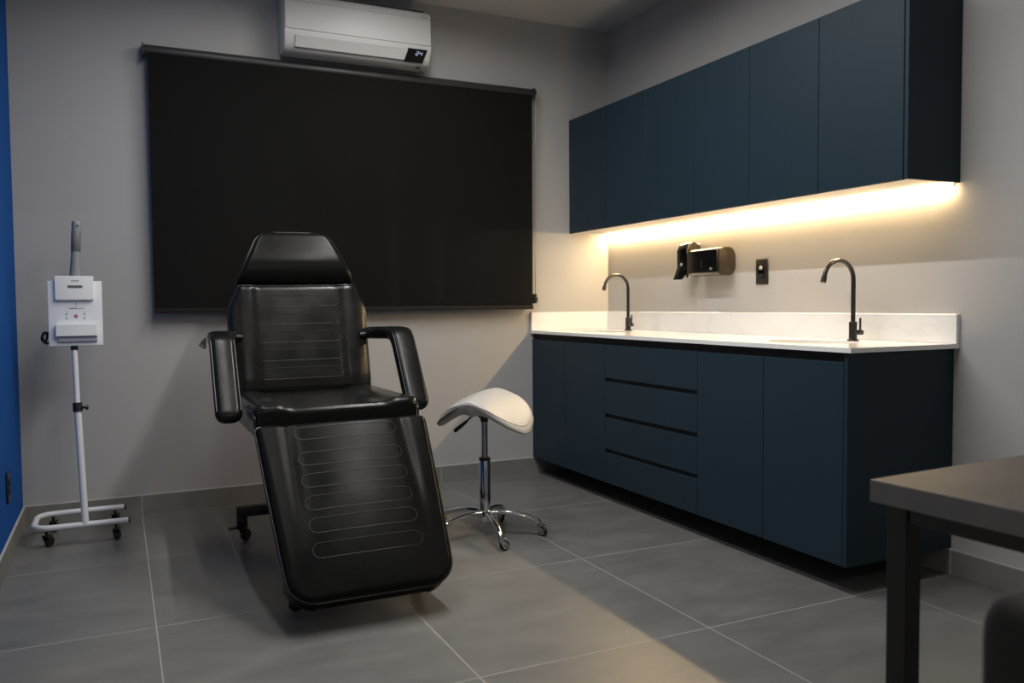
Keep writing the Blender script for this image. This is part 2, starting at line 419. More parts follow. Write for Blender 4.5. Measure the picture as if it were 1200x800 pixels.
def outlet_right():
    yc, z0, z1 = -1.442, 1.153, 1.279
    t = thing('wall_outlet', 'black outlet plate with a pale plug on the wall right of the dispensers', 'outlet', (0, yc, z0))
    xf = lambda p: p-V(t.location)
    b = B(); box(b, -.009, -.0005, yc-.0415, yc+.0415, z0, z1, bev=.003); obj('plate', b, MRUB, t, xf=xf)
    b = B(); box(b, -.0115, -.0085, yc-.022, yc+.022, z0+.03, z0+.095, bev=.0015); m = obj('socket_module', b, MGLOSSB, t, xf=xf)
    b = B(); box(b, -.0128, -.0112, yc-.016, yc+.016, z0+.036, z0+.052); obj('socket', b, MREC, m, False, xf=xf)
    b = B(); lathe(b, [(.0095, 0), (.0095, .006), (.006, .008)], (0, 0, 0), 18, 'X')
    for v in b.verts: v.co = V((-.0113-v.co.x, yc+v.co.y, z0+.083+v.co.z))
    obj('plug_face', b, MINKL, m, xf=xf)
outlet_right()
t = thing('wall_outlet', 'black outlet plate low on the blue wall near the corner', 'outlet', (XL, -.60, .25))
b = B(); box(b, XL+.0005, XL+.009, -.645, -.562, .250, .378, bev=.003); obj('plate', b, MRUB, t, xf=lambda p: p-V(t.location))
b = B(); box(b, XL+.0085, XL+.0115, -.625, -.582, .28, .35, bev=.0015); m = obj('socket_module', b, MGLOSSB, t, xf=lambda p: p-V(t.location))
for zc in (.296, .333):
    b = B(); lathe(b, [(.011, 0), (.011, .002), (.008, .0021)], (XL+.0113, -.6035, zc), 16, 'X'); obj('socket', b, MREC, m, xf=lambda p: p-V(t.location))

# ------------------------------------------------------------------ roller blind
def blind():
    x0, x1, zb, zt = -2.752, -.570, 1.034, 2.381
    t = thing('roller_blind', 'large black roller blind drawn down over the window in the back wall', 'blind', ((x0+x1)/2, 0, zb))
    xf = lambda p: p-V(t.location)
    b = B(); lathe(b, [(.029, x0), (.0295, x0+.002), (.0295, x1-.002), (.029, x1)], (0, -.050, zt-.031), 32, 'X'); obj('roller_tube', b, MRAIL, t, xf=xf)
    b = B()
    n = 40
    pts = [(-.0775, zt-.045), (-.076, zt-.10), (-.070, zb+.022)]
    rows = []
    for k in range(n+1):
        x = x0+.018+(x1-x0-.036)*k/n
        rows.append([b.verts.new((x, y, z)) for y, z in pts] )
    for a, c in zip(rows, rows[1:]):
        for i in range(2): b.faces.new((a[i], c[i], c[i+1], a[i+1]))
    r = bmesh.ops.solidify(b, geom=list(b.faces), thickness=.0012)
    obj('fabric', b, MFABRIC, t, xf=xf)
    b = B(); box(b, x0+.016, x1-.016, -.078, -.064, zb, zb+.024, bev=.003); obj('bottom_rail', b, MFABRIC, t, xf=xf)
    for xs in (x0-.006, x1+.001):
        b = B(); box(b, xs, xs+.005, -.078, -.0005, zt-.060, zt+.002, bev=.0015); box(b, xs, xs+.005, -.006, -.0005, zt-.062, zt+.006)
        obj('bracket', b, MRUB, t, xf=xf)
    b = B(); lathe(b, [(.026, x1+.006), (.026, x1+.016), (.020, x1+.018)], (0, -.050, zt-.031), 24, 'X'); obj('clutch', b, MRUB, t, xf=xf)
    b = B()
    pts = [(x1+.011, -.073, zt-.035), (x1+.012, -.066, zb+.075)]
    for y in (-.074, -.028):
        a, c = V((x1+.011, y, zt-.035)), V((x1+.013, -.052 if y < -.05 else -.046, zb+.06))
        tube(b, [a, a.lerp(c, .5), c], .0022, n=6)
    obj('bead_chain', b, MCHAIN, t, xf=xf)
    b = B(); box(b, x1+.006, x1+.020, -.056, -.0005, zb+.035, zb+.095, bev=.004); box(b, x1+.003, x1+.024, -.060, -.040, zb+.045, zb+.075, bev=.004)
    obj('chain_tensioner', b, MRUB, t, xf=xf)
blind()

# ------------------------------------------------------------------ air conditioner
def aircon():
    x0, x1 = -2.085, -1.283
    t = thing('air_conditioner', 'white split air conditioner mounted above the black blind', 'air conditioner', ((x0+x1)/2, 0, 2.40))
    xf = lambda p: p-V(t.location)
    prof = [(-.001, 2.43), (-.06, 2.398), (-.150, 2.395), (-.176, 2.406), (-.196, 2.432), (-.208, 2.47), (-.212, 2.50), (-.212, 2.64), (-.206, 2.672), (-.190, 2.690), (-.06, 2.700), (-.001, 2.700)]
    b = B(); prism(b, prof, lambda u, v, s: V((s, u, v)), x0, x1, bev=.010); obj('body', b, MACW, t, xf=xf)
    # glossy front panel
    b = B(); pr = [(-.2115, 2.502), (-.2165, 2.505), (-.2165, 2.640), (-.2095, 2.675), (-.205, 2.675), (-.211, 2.64)]
    prism(b, pr, lambda u, v, s: V((s, u, v)), x0+.004, x1-.004, bev=.002); fp = obj('front_panel', b, MACW, t, xf=xf)
    b = B(); box(b, x0+.005, x1-.005, -.2172, -.2160, 2.646, 2.6485); obj('panel_groove', b, mat('ac_groove', (.40, .40, .38), .5), fp, False, xf=xf)
    b = B()
    box(b, x0+.02, x0+.075, -.2172, -.2164, 2.655, 2.6625, rot=Matrix.Rotation(R(11), 4, 'X'), org=(x0, -.2165, 2.655)); obj('badge', b, MINKL, fp, False, xf=xf)
    b = B(); box(b, x1-.06, x1-.025, -.2172, -.2164, 2.655, 2.660, rot=Matrix.Rotation(R(11), 4, 'X'), org=(x0, -.2165, 2.655)); obj('badge', b, MINKL, fp, False, xf=xf)
    # flap and display follow the sloping lower front from (-.208,2.485) to (-.178,2.408)
    a, c = V((0, -.2095, 2.478)), V((0, -.1795, 2.408)); dv = (c-a).normalized(); nr = V((0, dv.z, -dv.y))
    if nr.y > 0: nr = -nr
    def panel(xa, xb, s0, s1, h0, h1, skew=0.0):
        bm = B(); L = (c-a).length
        P = lambda x, s, h: V((x+skew*s, 0, 0))+a+dv*(L*s)+nr*h
        vs = [bm.verts.new(P(x, s, h)) for h in (h0, h1) for x, s in ((xa, s0), (xb, s0), (xb, s1), (xa, s1))]
        for q in ((0, 1, 2, 3), (7, 6, 5, 4), (0, 4, 5, 1), (1, 5, 6, 2), (2, 6, 7, 3), (3, 7, 4, 0)): bm.faces.new([vs[i] for i in q])
        return bm, P
    bm, _ = panel(x0+.055, x1-.138, 0.02, .80, -.004, .010); obj('air_flap', bm, MACW, t, False, xf=xf)
    bm, _ = panel(x0+.055, x1-.138, .80, .86, -.004, .008); obj('air_outlet', bm, MACV, t, False, xf=xf)
    bm, P = panel(x1-.137, x1-.028, -.05, .92, -.004, .0105, -.020); d = obj('display', bm, MGLOSSB, t, False, xf=xf)
    # the digits "24"
    bm = B(); hw = .0065; hs = .12; wd = .0019
    segs = {'2': 'abged', '4': 'fgbc'}
    for ch, cx in (('2', x1-.078), ('4', x1-.057)):
        s0 = .13
        S = {'a': ((-hw, 0), (hw, 0)), 'g': ((-hw, hs), (hw, hs)), 'd': ((-hw, 2*hs), (hw, 2*hs)), 'f': ((-hw, 0), (-hw, hs)), 'b': ((hw, 0), (hw, hs)), 'e': ((-hw, hs), (-hw, 2*hs)), 'c': ((hw, hs), (hw, 2*hs))}
        for k in segs[ch]:
            p, q = S[k]
            tube(bm, [P(cx+p[0], s0+p[1], .011), P(cx+q[0], s0+q[1], .011)], wd/2*1.1, n=6)
    obj('digits', bm, MDIGIT, d, False, xf=xf)
    b = B(); box(b, x1-.075, x1-.05, -.168, -.150, 2.392, 2.397, bev=.001); obj('sensor', b, MACV, t, xf=xf)
    b = B()
    for k in range(9):
        y = -.18+.016*k; box(b, x0+.03, x1-.03, y, y+.009, 2.697, 2.7025)
    obj('intake_grille', b, MACV, t, False, xf=xf)
aircon()

# ------------------------------------------------------------------ casters
def caster(parent, x, y, stem_top, r=.026, w=.018, heading=0.0, hood=MRUB, wheel=MRUB, plate=True, twin=True):
    rot = Matrix.Rotation(heading, 4, 'Z'); o = V((x, y, 0))
    xf = lambda p: o+rot @ p
    b = B()
    # fork hood: arch over the wheel, trailing behind the stem
    tr = r*.75
    for s in (-1, 1):
        yy = s*(w/2+.0022)
        poly = [(tr+r*.62*cos(a), r+r*.62*sin(a)) for a in [R(k) for k in range(-120, 61, 20)]] + [(-.006, 2*r+.010), (-.012, 2*r+.004), (-.006, 2*r-.006)]
        prism(b, poly, lambda u, v, q: V((u, q, v)), yy-.0016, yy+.0016)
    box(b, -.014, tr+.008, -w/2-.0036, w/2+.0036, 2*r+.003, 2*r+.010, bev=.002)
    cyl(b, (0, 0, 2*r+.006), (0, 0, stem_top), .0065, n=12)
    if plate: box(b, -.020, .020, -.016, .016, stem_top-.005, stem_top-.0005)
    c = obj('caster', b, hood, parent, xf=xf)
    b = B()
    lathe(b, [(r*.35, -w/2), (r*.8, -w/2), (r, -w/2+.004), (r, w/2-.004), (r*.8, w/2), (r*.35, w/2)], (tr, 0, r), 22, 'Y')
    cyl(b, (tr, -w/2-.005, r), (tr, w/2+.005, r), .004, n=10)
    obj('wheel', b, wheel, c, xf=xf)
    return c

# ------------------------------------------------------------------ treatment chair
def smooth01(t): t = max(0, min(1, t)); return t*t*(3-2*t)
def cushion(bm, P, w, L, T, r, hf=lambda u, v: 0, rc0=.05, rc1=.05, nv=60, nu=44, r0=None, r1=None):
    """upholstered slab. w(v): half width; P(u,v,h): placement; returns surface function and edge loop."""
    r0 = r if r0 is None else r0; r1 = r if r1 is None else r1
    def hw(v):
        ww = w(v)
        if v < rc0: d = rc0-v; ww -= rc0-math.sqrt(max(0, rc0*rc0-d*d))
        if L-v < rc1: d = rc1-(L-v); ww -= rc1-math.sqrt(max(0, rc1*rc1-d*d))
        return ww
    def roll(d, rr): 
        d = max(0, min(rr, d)); return math.sqrt(max(0, rr*rr-(rr-d)**2))-rr
    def H(u, v):
        ww = hw(v)
        dd = roll(ww-abs(u), r)+roll(v, r0)+roll(L-v, r1)
        dd = max(dd, -max(r, r0, r1))
        return T+dd+hf(u, v)
    def dens(n, a=.045):
        # parameters 0..1 bunched at both ends
        return [.5-.5*cos(pi*k/n) for k in range(n+1)]
    vs = [L*q for q in dens(nv)]; ss = [2*q-1 for q in dens(nu)]
    grid = []
    for v in vs:
        ww = hw(v); grid.append([bm.verts.new(P(s*ww, v, H(s*ww, v))) for s in ss])
    for a, c in zip(grid, grid[1:]):
        for k in range(nu): bm.faces.new((a[k], a[k+1], c[k+1], c[k]))
    loop = [(j, k) for k, j in [(k, 0) for k in range(nu+1)]] + [(j, nu) for j in range(1, nv+1)] + [(nv, k) for k in range(nu-1, -1, -1)] + [(j, 0) for j in range(nv-1, 0, -1)]
    edge = []
    back = []
    for j, k in loop:
        v = vs[j]; u = ss[k]*hw(v); edge.append((u, v)); back.append(bm.verts.new(P(u*.985, v+(.004 if j == 0 else -.004 if j == nv else 0), 0)))
    n = len(loop)
    for i in range(n):
        a, c = grid[loop[i][0]][loop[i][1]], grid[loop[(i+1) % n][0]][loop[(i+1) % n][1]]
        bm.faces.new((a, c, back[(i+1) % n], back[i]))
    bm.faces.new(back)
    return H, edge
def lozenge(bm, P, H, vc, hl, hh, off=.0006, rr=.0013, mi=1):
    pts = []; n = 14
    for s, a0 in ((1, -90), (-1, 90)):
        for k in range(n+1):
            a = R(a0+180*k/n); pts.append((s*(hl-hh)+hh*cos(a), vc+hh*sin(a)))
    o = []
    for i, (u, v) in enumerate(pts):
        q = pts[(i+1) % len(pts)]; m = 8 if math.hypot(q[0]-u, q[1]-v) > .05 else 1
        for k in range(m):
            uu, vv = u+(q[0]-u)*k/m, v+(q[1]-v)*k/m; o.append(P(uu, vv, H(uu, vv)+off))
    tube(bm, o, rr, n=6, closed=True, mi=mi)
def piping(parent, P, H, edge, inset=.0, r=.0042, h=None):
    o = []
    for u, v in edge:
        o.append(P(u, v, H(u, v) if h is None else h))
    q = [o[0]]
    for p in o[1:]:
        if (p-q[-1]).length > .004: q.append(p)
    if (q[0]-q[-1]).length < .004: q.pop()
    b = B(); tube(b, q, r, n=8, closed=True); return obj('piping', b, MPIPE, parent)

def treatment_chair():
    t = thing('treatment_chair', 'black upholstered reclining treatment chair with armrests and a long footrest', 'chair', (-2.136, -1.2, 0), -.021)
    ro = .009
    def tilt(p):
        z = p.z-.3; return V((p.x*cos(ro)-z*sin(ro), p.y, .3+p.x*sin(ro)+z*cos(ro)))
    def frame(a, b, T):
        """P for a slab whose front face runs from a (bottom) to b (top) in the (y,z) plane"""
        a = V((0, *a)); b = V((0, *b)); d = (b-a).normalized(); n = V((0, -d.z, d.y))
        if n.y > 0: n = -n
        return (lambda u, v, h: tilt(a+d*v+V((u, 0, 0))+n*(h-T))), (b-a).length
    bol = lambda amp, c: (lambda u, v: amp*smooth01((abs(u)-c)/.05)-amp)
    # footrest
    T = .085; P, L = frame((-.806, .120), (-.361, .640), T+.0)
    b = B(); dome = lambda u, v: .016*(1-(u/.33)**2)*sin(pi*min(1, max(0, v/L)))**.6-.006*smooth01(1-abs(abs(u)-.215)/.035)*smooth01((v-.12)/.4)
    H, e = cushion(b, P, lambda v: .275+.047*(v/L)**.75, L, T, .022, dome, .085, .022)
    for k, d in enumerate((.055, .1645, .254, .342, .427, .518)): lozenge(b, P, H, L-d, .190, .0270)
    f = obj('footrest', b, [MLEATHF, MSTITCH], t); piping(f, P, H, e)
    b = B(); box(b, -.20, .20, -.012, .012, -.02, .02)
    # seat: v runs from front to rear, h upwards
    T = .115; y0, y1 = -.300, .470; z0 = .700
    def P(u, v, h): return tilt(V((u, y0+v, z0-T-.012*(v/(y1-y0))+h)))
    L = y1-y0
    b = B(); hf = lambda u, v: -.014*(1-smooth01((abs(u)-.175)/.055))
    H, e = cushion(b, P, lambda v: .318, L, T, .030, hf, .03, .03, r0=.026)
    s = obj('seat', b, [MLEATH, MSTITCH], t)
    e2 = [q for q in e]
    for sx in (-1, 1):
        pip = B()
        pts = [P(sx*.3185, y, T-.030+.002) for y in [L*k/30 for k in range(1, 30)]]
        pts = [P(sx*.312, .004, .002), P(sx*.3145, .003, T-.045)] + pts
        tube(pip, pts, .0042, n=8)
        obj('piping', pip, MPIPE, s)
    # backrest
    T = .095; A, Bk, Hd = (.425, .672), (.542, 1.166), (.603, 1.424)
    P, L = frame(A, Bk, T)
    wsh = lambda v: .318-(.0425*smooth01((v-(L-.125))/.125) if v > L-.125 else 0)
    b = B(); hf = lambda u, v: .010*smooth01((abs(u)-.185)/.03)-.010*smooth01((abs(u)-.25)/.06)-.008*smooth01((.08-v)/.08)
    H, e = cushion(b, P, wsh, L, T, .026, hf, .02, .010, r1=.022)
    for k in range(5): lozenge(b, P, H, L-.078-.0855*k, .190, .0255)
    k = obj('backrest', b, [MLEATHB, MSTITCH], t); piping(k, P, H, e)
    # headrest
    T = .115; P, L = frame((Bk[0]+.002, Bk[1]+.004), Hd, .100)
    wh = lambda v: .277-(.277-.160)*(v/L)**1.0
    b = B(); hf = lambda u, v: .012*sin(pi*min(1, v/L))-.02*smooth01((v-.10)/(L-.1))
    H, e = cushion(b, P, wh, L, T, .024, hf, .012, .055, r0=.075, r1=.03)
    k = obj('headrest', b, MLEATHH, t); piping(k, P, H, e)
    # armrests
    path = catmull([(.490, .930), (.30, .935), (.205, .932), (.150, .905), (.095, .835), (.020, .730), (-.040, .648)], 6)
    prof = rrect(.104, .058, .024, 5)
    for sx in (-1, 1):
        xc = .390 if sx > 0 else -.380
        pts = [V((xc-sx*.036*smooth01((a[0]-.22)/.22), a[0], a[1])) for a in path]
        sc = [1.0]*len(pts)
        b = B()
        # rounded ends
        d0 = (pts[0]-pts[1]).normalized(); d1 = (pts[-1]-pts[-2]).normalized()
        ext0 = [pts[0]+d0*x for x in (.026, .022, .013)]; ext1 = [pts[-1]+d1*x for x in (.012, .022, .031, .037, .040)]
        allp = ext0+pts+ext1; allr = [.55, .8, .95]+sc+[.96, .86, .68, .45, .2]
        allp = [tilt(p) for p in allp]
        tube(b, allp, allr, prof=prof)
        a = obj('armrest', b, MLEATH, t)
        b = B()
        for ex in (-1, 1):
            for off in (.022, -.022):
                q = []
                for i, p in enumerate(pts):
                    aT = (pts[min(i+1, len(pts)-1)]-pts[max(i-1, 0)]).normalized(); nn = V((0, -aT.z, aT.y)); 
                    q.append(tilt(p+V((ex*.0455, 0, 0))+nn*off))
                if off > 0 or True: tube(b, q, .0028, n=6)
        obj('piping', b, MPIPE, a)
        b = B(); tube(b, [V((sx*.27, .475, .925)), V((sx*.33, .475, .93)), V((xc, .475, .93))], .013, n=10)
        obj('mounting_bar', b, MSTEEL, a)
        if sx < 0:
            b = B(); q = [V((-.440, .175, .945)), V((-.462, .16, .925)), V((-.472, .15, .912)), V((-.452, .13, .895)), V((-.442, .13, .90))]
            vs = [b.verts.new(tilt(p)) for p in q]; b.faces.new(vs); bmesh.ops.solidify(b, geom=list(b.faces), thickness=.004)
            o = obj('torn_cover', b, mat('worn_leatherette', (.03, .03, .029), .8), a); o['label'] = 'grey torn flap of the cover'
    # mechanism under the cushions
    b = B()
    box(b, -.25, .25, -.24, -.20, .545, .585, bev=.003); box(b, -.25, .25, .38, .42, .535, .575, bev=.003)
    for sx in (-1, 1): box(b, sx*.23-.02, sx*.23+.02, -.24, .42, .545, .583, bev=.003)
    obj('seat_frame', b, MSTEEL, t)
    b = B()
    box(b, -.06, .06, -.16, .30, .17, .25, bev=.006)
    box(b, -.045, .045, -.02, .14, .25, .56, bev=.006)
    for sx in (-1, 1): tube(b, [(sx*.13, .26, .18), (sx*.13, -.10, .56)], .016, n=10); tube(b, [(sx*.13, -.10, .18), (sx*.13, .26, .56)], .016, n=10)
    obj('lift_mechanism', b, MSTEEL, t)
    b = B()
    box(b, -.315, .315, .425, .470, .115, .160, bev=.003)           # rear cross beam
    box(b, -.262, .262, -.565, -.520, .105, .150, bev=.003)         # front cross beam
    for sx in (-1, 1): box(b, sx*.15-.02, sx*.15+.02, -.50, .44, .120, .165, bev=.003)
    for sx in (-1, 1):
        box(b, sx*.2925-.0225, sx*.2925+.0225, .425, .470, .072, .117, bev=.003)
        box(b, sx*.240-.02, sx*.240+.02, -.565, -.520, .072, .107, bev=.003)
    obj('base_frame', b, MSTEEL, t)
    b = B()
    for sx in (-1, 1): tube(b, [(sx*.2, -.30, .50), (sx*.2, -.50, .32)], .014, n=10)
    box(b, -.22, .22, -.315, -.285, .49, .52)
    obj('footrest_bracket', b, MSTEEL, t, xf=tilt)
    for sx in (-1, 1):
        caster(t, sx*.2925, .4475, .0735, .027, .020, R(35 if sx < 0 else 150))
        caster(t, sx*.240, -.5425, .0735, .027, .020, R(15 if sx < 0 else 165))
    b = B()
    poly = [(-.020, .0), (.020, .0), (.014, .030), (-.014, .030)]
    box(b, -.352, -.300, .425, .460, .062, .069, bev=.002); obj('brake_lever', b, MSTEEL, t)
treatment_chair()

# ------------------------------------------------------------------ saddle stool
def saddle_stool():
    t = thing('saddle_stool', 'white saddle stool on a chrome five-star base with casters', 'stool', (-1.400, -1.172, 0))
    yaw = R(-113.4-21)
    Rz = Matrix.Rotation(yaw, 4, 'Z')          # local +x = rider's front end (towards the camera, left)
    xf = lambda p: Rz @ p
    b = B(); nA, nB = 56, 56; top, bot = [], []
    L = .195
    Tl = Matrix.Translation((0, 0, .60)) @ Matrix.Rotation(R(5), 4, 'Y') @ Matrix.Rotation(R(-3), 4, 'X') @ Matrix.Translation((0, 0, -.60))
    xs = lambda p: Rz @ (Tl @ p)
    def half(s):   # half-width along the length
        wv = .222 if s < 0 else .222-.030*smooth01(s/.9)
        return wv*max(0, 1-abs(s)**2.6)**(1/2.6)
    def Z(q, s): return .665-(.150*((q*q+.0008)**.5/.215)**1.35-.008)*(1-.38*smooth01((.35-s)/1.35))-.012*smooth01(-s)
    def pt(s, q, lower):
        f1 = min(1, (1-abs(q))/.14); f2 = min(1, (1-abs(s))/.10)
        if lower: s = s*(1-.15*f2); 
        v = q*half(s if not lower else s/(1-.15*f2))
        rnd = math.sqrt(max(0, 1-(1-f1)**2))*math.sqrt(max(0, 1-(1-f2)**2))
        z = Z(v, s)-.018*(1-rnd)
        if lower:
            z -= (.040+.042*max(0, 1-abs(q))**1.4)*rnd; v *= 1-.05*f1
        return V((s*L, v, z))
    ss = [-cos(pi*k/nA) for k in range(nA+1)]; qq = [-cos(pi*k/nB) for k in range(nB+1)]
    for lower, G in ((False, top), (True, bot)):
        for s in ss: G.append([b.verts.new(pt(s, q, lower)) for q in qq])
    for G in (top, bot):
        for a, c in zip(G, G[1:]):
            for k in range(nB): b.faces.new((a[k], a[k+1], c[k+1], c[k]))
    bmesh.ops.remove_doubles(b, verts=b.verts, dist=.0004)
    bmesh.ops.dissolve_degenerate(b, edges=b.edges, dist=.0001)
    seat = obj('seat', b, MWLEATH, t, ang=70, xf=xs)
    MWP = mat('white_piping', (.56, .55, .53), .45)
    for sgn in (1, -1):
        q = [pt(ss[k], sgn*qq[7], False)+V((0, 0, .0003)) for k in range(3, nA-2)]
        b = B(); tube(b, q, .0022, n=6)
        obj('piping', b, MWP, seat, xf=xs)
    b = B(); box(b, -.085, .085, -.045, .045, .585, .6, bev=.004); box(b, -.05, .05, -.032, .032, .562, .588, bev=.006)
    obj('seat_plate', b, MRUB, t, xf=xf)
    b = B(); lathe(b, [(.026, .548), (.030, .556), (.024, .566)], n=20); cyl(b, (0, 0, .53), (0, 0, .57), .018)
    obj('tilt_mount', b, MRUB, t)
    dl = V((-.903, .43, 0)).normalized()
    b = B(); tube(b, [dl*.02+V((0, 0, .572)), dl*.05+V((0, 0, .560)), dl*.085+V((0, 0, .528))], .0045, n=8)
    lv = obj('height_lever', b, MRUB, t)
    b = B(); tube(b, [dl*.078+V((0, 0, .534)), dl*.10+V((0, 0, .515)), dl*.132+V((0, 0, .490)), dl*.138+V((0, 0, .484))], [.006, .0085, .0095, .005], n=12)
    obj('grip', b, MRUB, lv)
    b = B(); lathe(b, [(.0145, .30), (.0145, .552)], n=24); obj('gas_lift', b, MCHR2, t)
    b = B(); lathe(b, [(.0250, .085), (.0255, .36), (.0235, .364), (.016, .365)], n=28); col = obj('column', b, MCHR, t)
    b = B(); lathe(b, [(.026, .352), (.0262, .356), (.0262, .362), (.024, .366), (.0146, .367)], n=28); obj('collar', b, MRUB, col)
    b = B(); lathe(b, [(.020, .062), (.032, .070), (.036, .085), (.034, .112), (.027, .122), (.024, .124)], n=28)
    lathe(b, [(.008, .048), (.010, .050), (.010, .062)], n=12); obj('hub', b, MCHR, t)
    for k in range(5):
        a = R(-98+72*k); d = V((cos(a), sin(a), 0))
        pr = [(.02, .108), (.07, .112), (.13, .106), (.19, .092), (.228, .078), (.246, .066), (.250, .058)]
        pts = [d*r+V((0, 0, z)) for r, z in pr]
        b = B(); pp = catmull(pts, 5); N = len(pp)
        side = V((-d.y, d.x, 0))
        prof = [(cos(2*pi*i/12)*1.0, sin(2*pi*i/12)*.8) for i in range(12)]
        tube(b, pp, [.0165-.004*i/N for i in range(N)], prof=prof); obj('leg', b, MCHR, t)
        cp = d*.250
        caster(t, cp.x, cp.y, .060, .0225, .016, R(-60) if k == 1 else a+R(100 if k == 0 else 60), MCHR2, MRUB, plate=False)
saddle_stool()

# ------------------------------------------------------------------ device on trolley
def trolley():
    t = thing('device_trolley', 'white wheeled trolley stand carrying a white control panel with buttons', 'medical device', (-3.085, -.27, 0))
    o = V((-3.085, -.27, 0))
    xf = lambda p: p-o
    # U-shaped base: closed end left, open end right, two runs along x
    ya, yb, xl, xr = -.175, -.465, -3.268, -2.897
    rr = .075; zt = .088
    pts = [(xr, ya, zt)] + [(xl+rr-rr*sin(R(a)), ya-rr+rr*cos(R(a)), zt) for a in range(0, 91, 15)] + [(xl+rr-rr*cos(R(a)), yb+rr-rr*sin(R(a)), zt) for a in range(0, 91, 15)] + [(xr+.015, yb, zt)]
    b = B(); tube(b, pts, .0135, n=14); base = obj('base', b, MWMET, t, xf=xf)
    for y, x in ((ya, xr), (yb, xr+.015)):
        b = B(); cyl(b, (x-.002, y, zt), (x+.006, y, zt), .0142, n=14); obj('end_cap', b, MRUB, base, xf=xf)
    for x, y, h in ((-3.215, -.455, 60), (-3.205, -.187, 75), (-2.940, ya, 70), (-2.935, yb, 80)):
        c = caster(t, x-o.x, y-o.y, .076, .0235, .022, R(h), plate=False)
    # pole rises from the front run, leaning back slightly
    p0, p1, p2 = V((-3.060, yb, zt)), V((-3.080, -.38, .61)), V((-3.088, -.315, .905))
    b = B(); tube(b, [p0, p1], .0150, n=16); obj('pole', b, MWMET, t, xf=xf)
    b = B(); tube(b, [p1, p2], .0120, n=16); obj('inner_pole', b, MWMET, t, xf=xf)
    b = B(); d = (p1-p0).normalized(); cyl(b, p1-d*.018, p1+d*.022, .020, n=18); k = obj('clamp', b, MRUB, t, xf=xf)
    b = B(); q = p1+V((.018, -.004, 0)); cyl(b, q, q+V((.018, -.004, 0)), .006, n=10); cyl(b, q+V((.016, -.004, 0)), q+V((.026, -.005, 0)), .013, .010, 14); obj('knob', b, MRUB, k, xf=xf)
    b = B(); box(b, -3.103, -3.073, -.335, -.295, .870, .900, bev=.004); obj('socket', b, MRUB, t, xf=xf)
    # panel: board facing the room, turned a little towards the camera, leaning back
    ct = V((-3.078, -.330, 1.040)); Rm = Matrix.Rotation(R(1), 4, 'Z') @ Matrix.Rotation(R(-3), 4, 'X')
    xp = lambda p: ct+(Rm @ p)-o
    W, Hh = .222, .298
    b = B(); prism(b, rrect(W, Hh, .004, 3), lambda u, v, s: V((u, s, v)), 0, .022, bev=.002); pn = obj('control_panel', b, MWPL, t, xf=xp)
    b = B(); prism(b, rrect(.158, .110, .004, 3, -.002, .116), lambda u, v, s: V((u, s, v)), -.016, -.0005, bev=.002); hd = obj('screen_housing', b, MWPL2, pn, xf=xp)
    b = B(); box(b, -.029, .031, -.0170, -.0158, .116, .1275); obj('screen', b, mat('lcd_grey', (.13, .135, .13), .3), hd, False, xf=xp)
    b = B(); 
    for i, w in enumerate((.005, .006, .004, .006, .005)): box(b, -.014+.0065*i, -.014+.0065*i+w*.9, -.0167, -.0158, .1465, .1505)
    obj('printed_mark', b, MINK, hd, False, xf=xp)
    b = B(); box(b, .0005, .0035, -.0010, 0, .038, .047)
    for i in range(6): box(b, -.026+.0055*i, -.026+.0055*i+.0046, -.0010, 0, .0205, .0245)
    obj('printed_mark', b, MINK, pn, False, xf=xp)
    b = B()
    for i in range(5): box(b, .008+.0055*i, .008+.0055*i+.0046, -.0010, 0, .0210, .0240)
    obj('printed_mark', b, MINKL, pn, False, xf=xp)
    for sx in (-1, 1):
        b = B(); box(b, sx*.036-.005, sx*.036+.005, -.0010, 0, .0065, .0085)
        obj('printed_mark', b, MINKL, pn, False, xf=xp)
    def disc(u, v, r, m, name):
        b = B(); lathe(b, [(r, 0), (r, .0014), (r*.85, .0018)], (0, 0, 0), 18, 'Y')
        for q in b.verts: q.co = V((u+q.co.x, -q.co.y, v+q.co.z))
        return obj(name, b, m, pn, xf=xp)
    for u in (-.036, .036):
        for v in (-.003, -.023): disc(u, v, .0042, MINKL, 'button')
    d = disc(.001, -.013, .0082, MPINK, 'power_button'); d['label'] = 'round magenta button'
    b = B(); lathe(b, [(.0036, 0), (.0036, .0023), (.003, .0024)], (0, 0, 0), 14, 'Y')
    for q in b.verts: q.co = V((.001+q.co.x, -q.co.y, -.013+q.co.z))
    obj('button_icon', b, MINKL, d, xf=xp)
    b = B(); prism(b, [(-.001, -.050), (-.024, -.052), (-.024, -.104), (-.019, -.104), (-.001, -.100)], lambda u, v, s: V((s, u, v)), -.082, .088, bev=.0025)
    tr = obj('front_tray', b, MWPL2, pn, xf=xp)
    b = B(); prism(b, [(-.001, -.100), (-.012, -.104), (-.012, -.128), (-.001, -.130)], lambda u, v, s: V((s, u, v)), -.072, .087); obj('tray_recess', b, mat('shade_grey_plastic', (.42, .44, .48), .5), tr, False, xf=xp)
    b = B(); box(b, -.10, .10, .022, .055, -.12, .12, bev=.01); obj('rear_housing', b, MWPL, t, xf=xp)
    b = B(); box(b, -.03, .03, .022, .050, .118, .166, bev=.005); obj('handpiece_holder', b, MWPL, pn, xf=xp)
    b = B(); pts = [(-.09, .05, -.10), (-.125, .03, -.085), (-.137, .025, -.105), (-.128, .035, -.128), (-.118, .03, -.10), (-.130, .02, -.085), (-.140, .03, -.115), (-.12, .04, -.135), (-.10, .05, -.12)]
    tube(b, catmull(pts, 6), .0055, n=8); obj('cable', b, MRUB, t, xf=xp)
    # handpiece: its own thing, standing in the holder
    hb = xp(V((.002, .036, .1665)))+o
    w = thing('handpiece', 'grey cylindrical handpiece standing upright behind the white control panel', 'handpiece', tuple(hb))
    tp = V((.012, -.005, .262))
    q = lambda s: tp*s
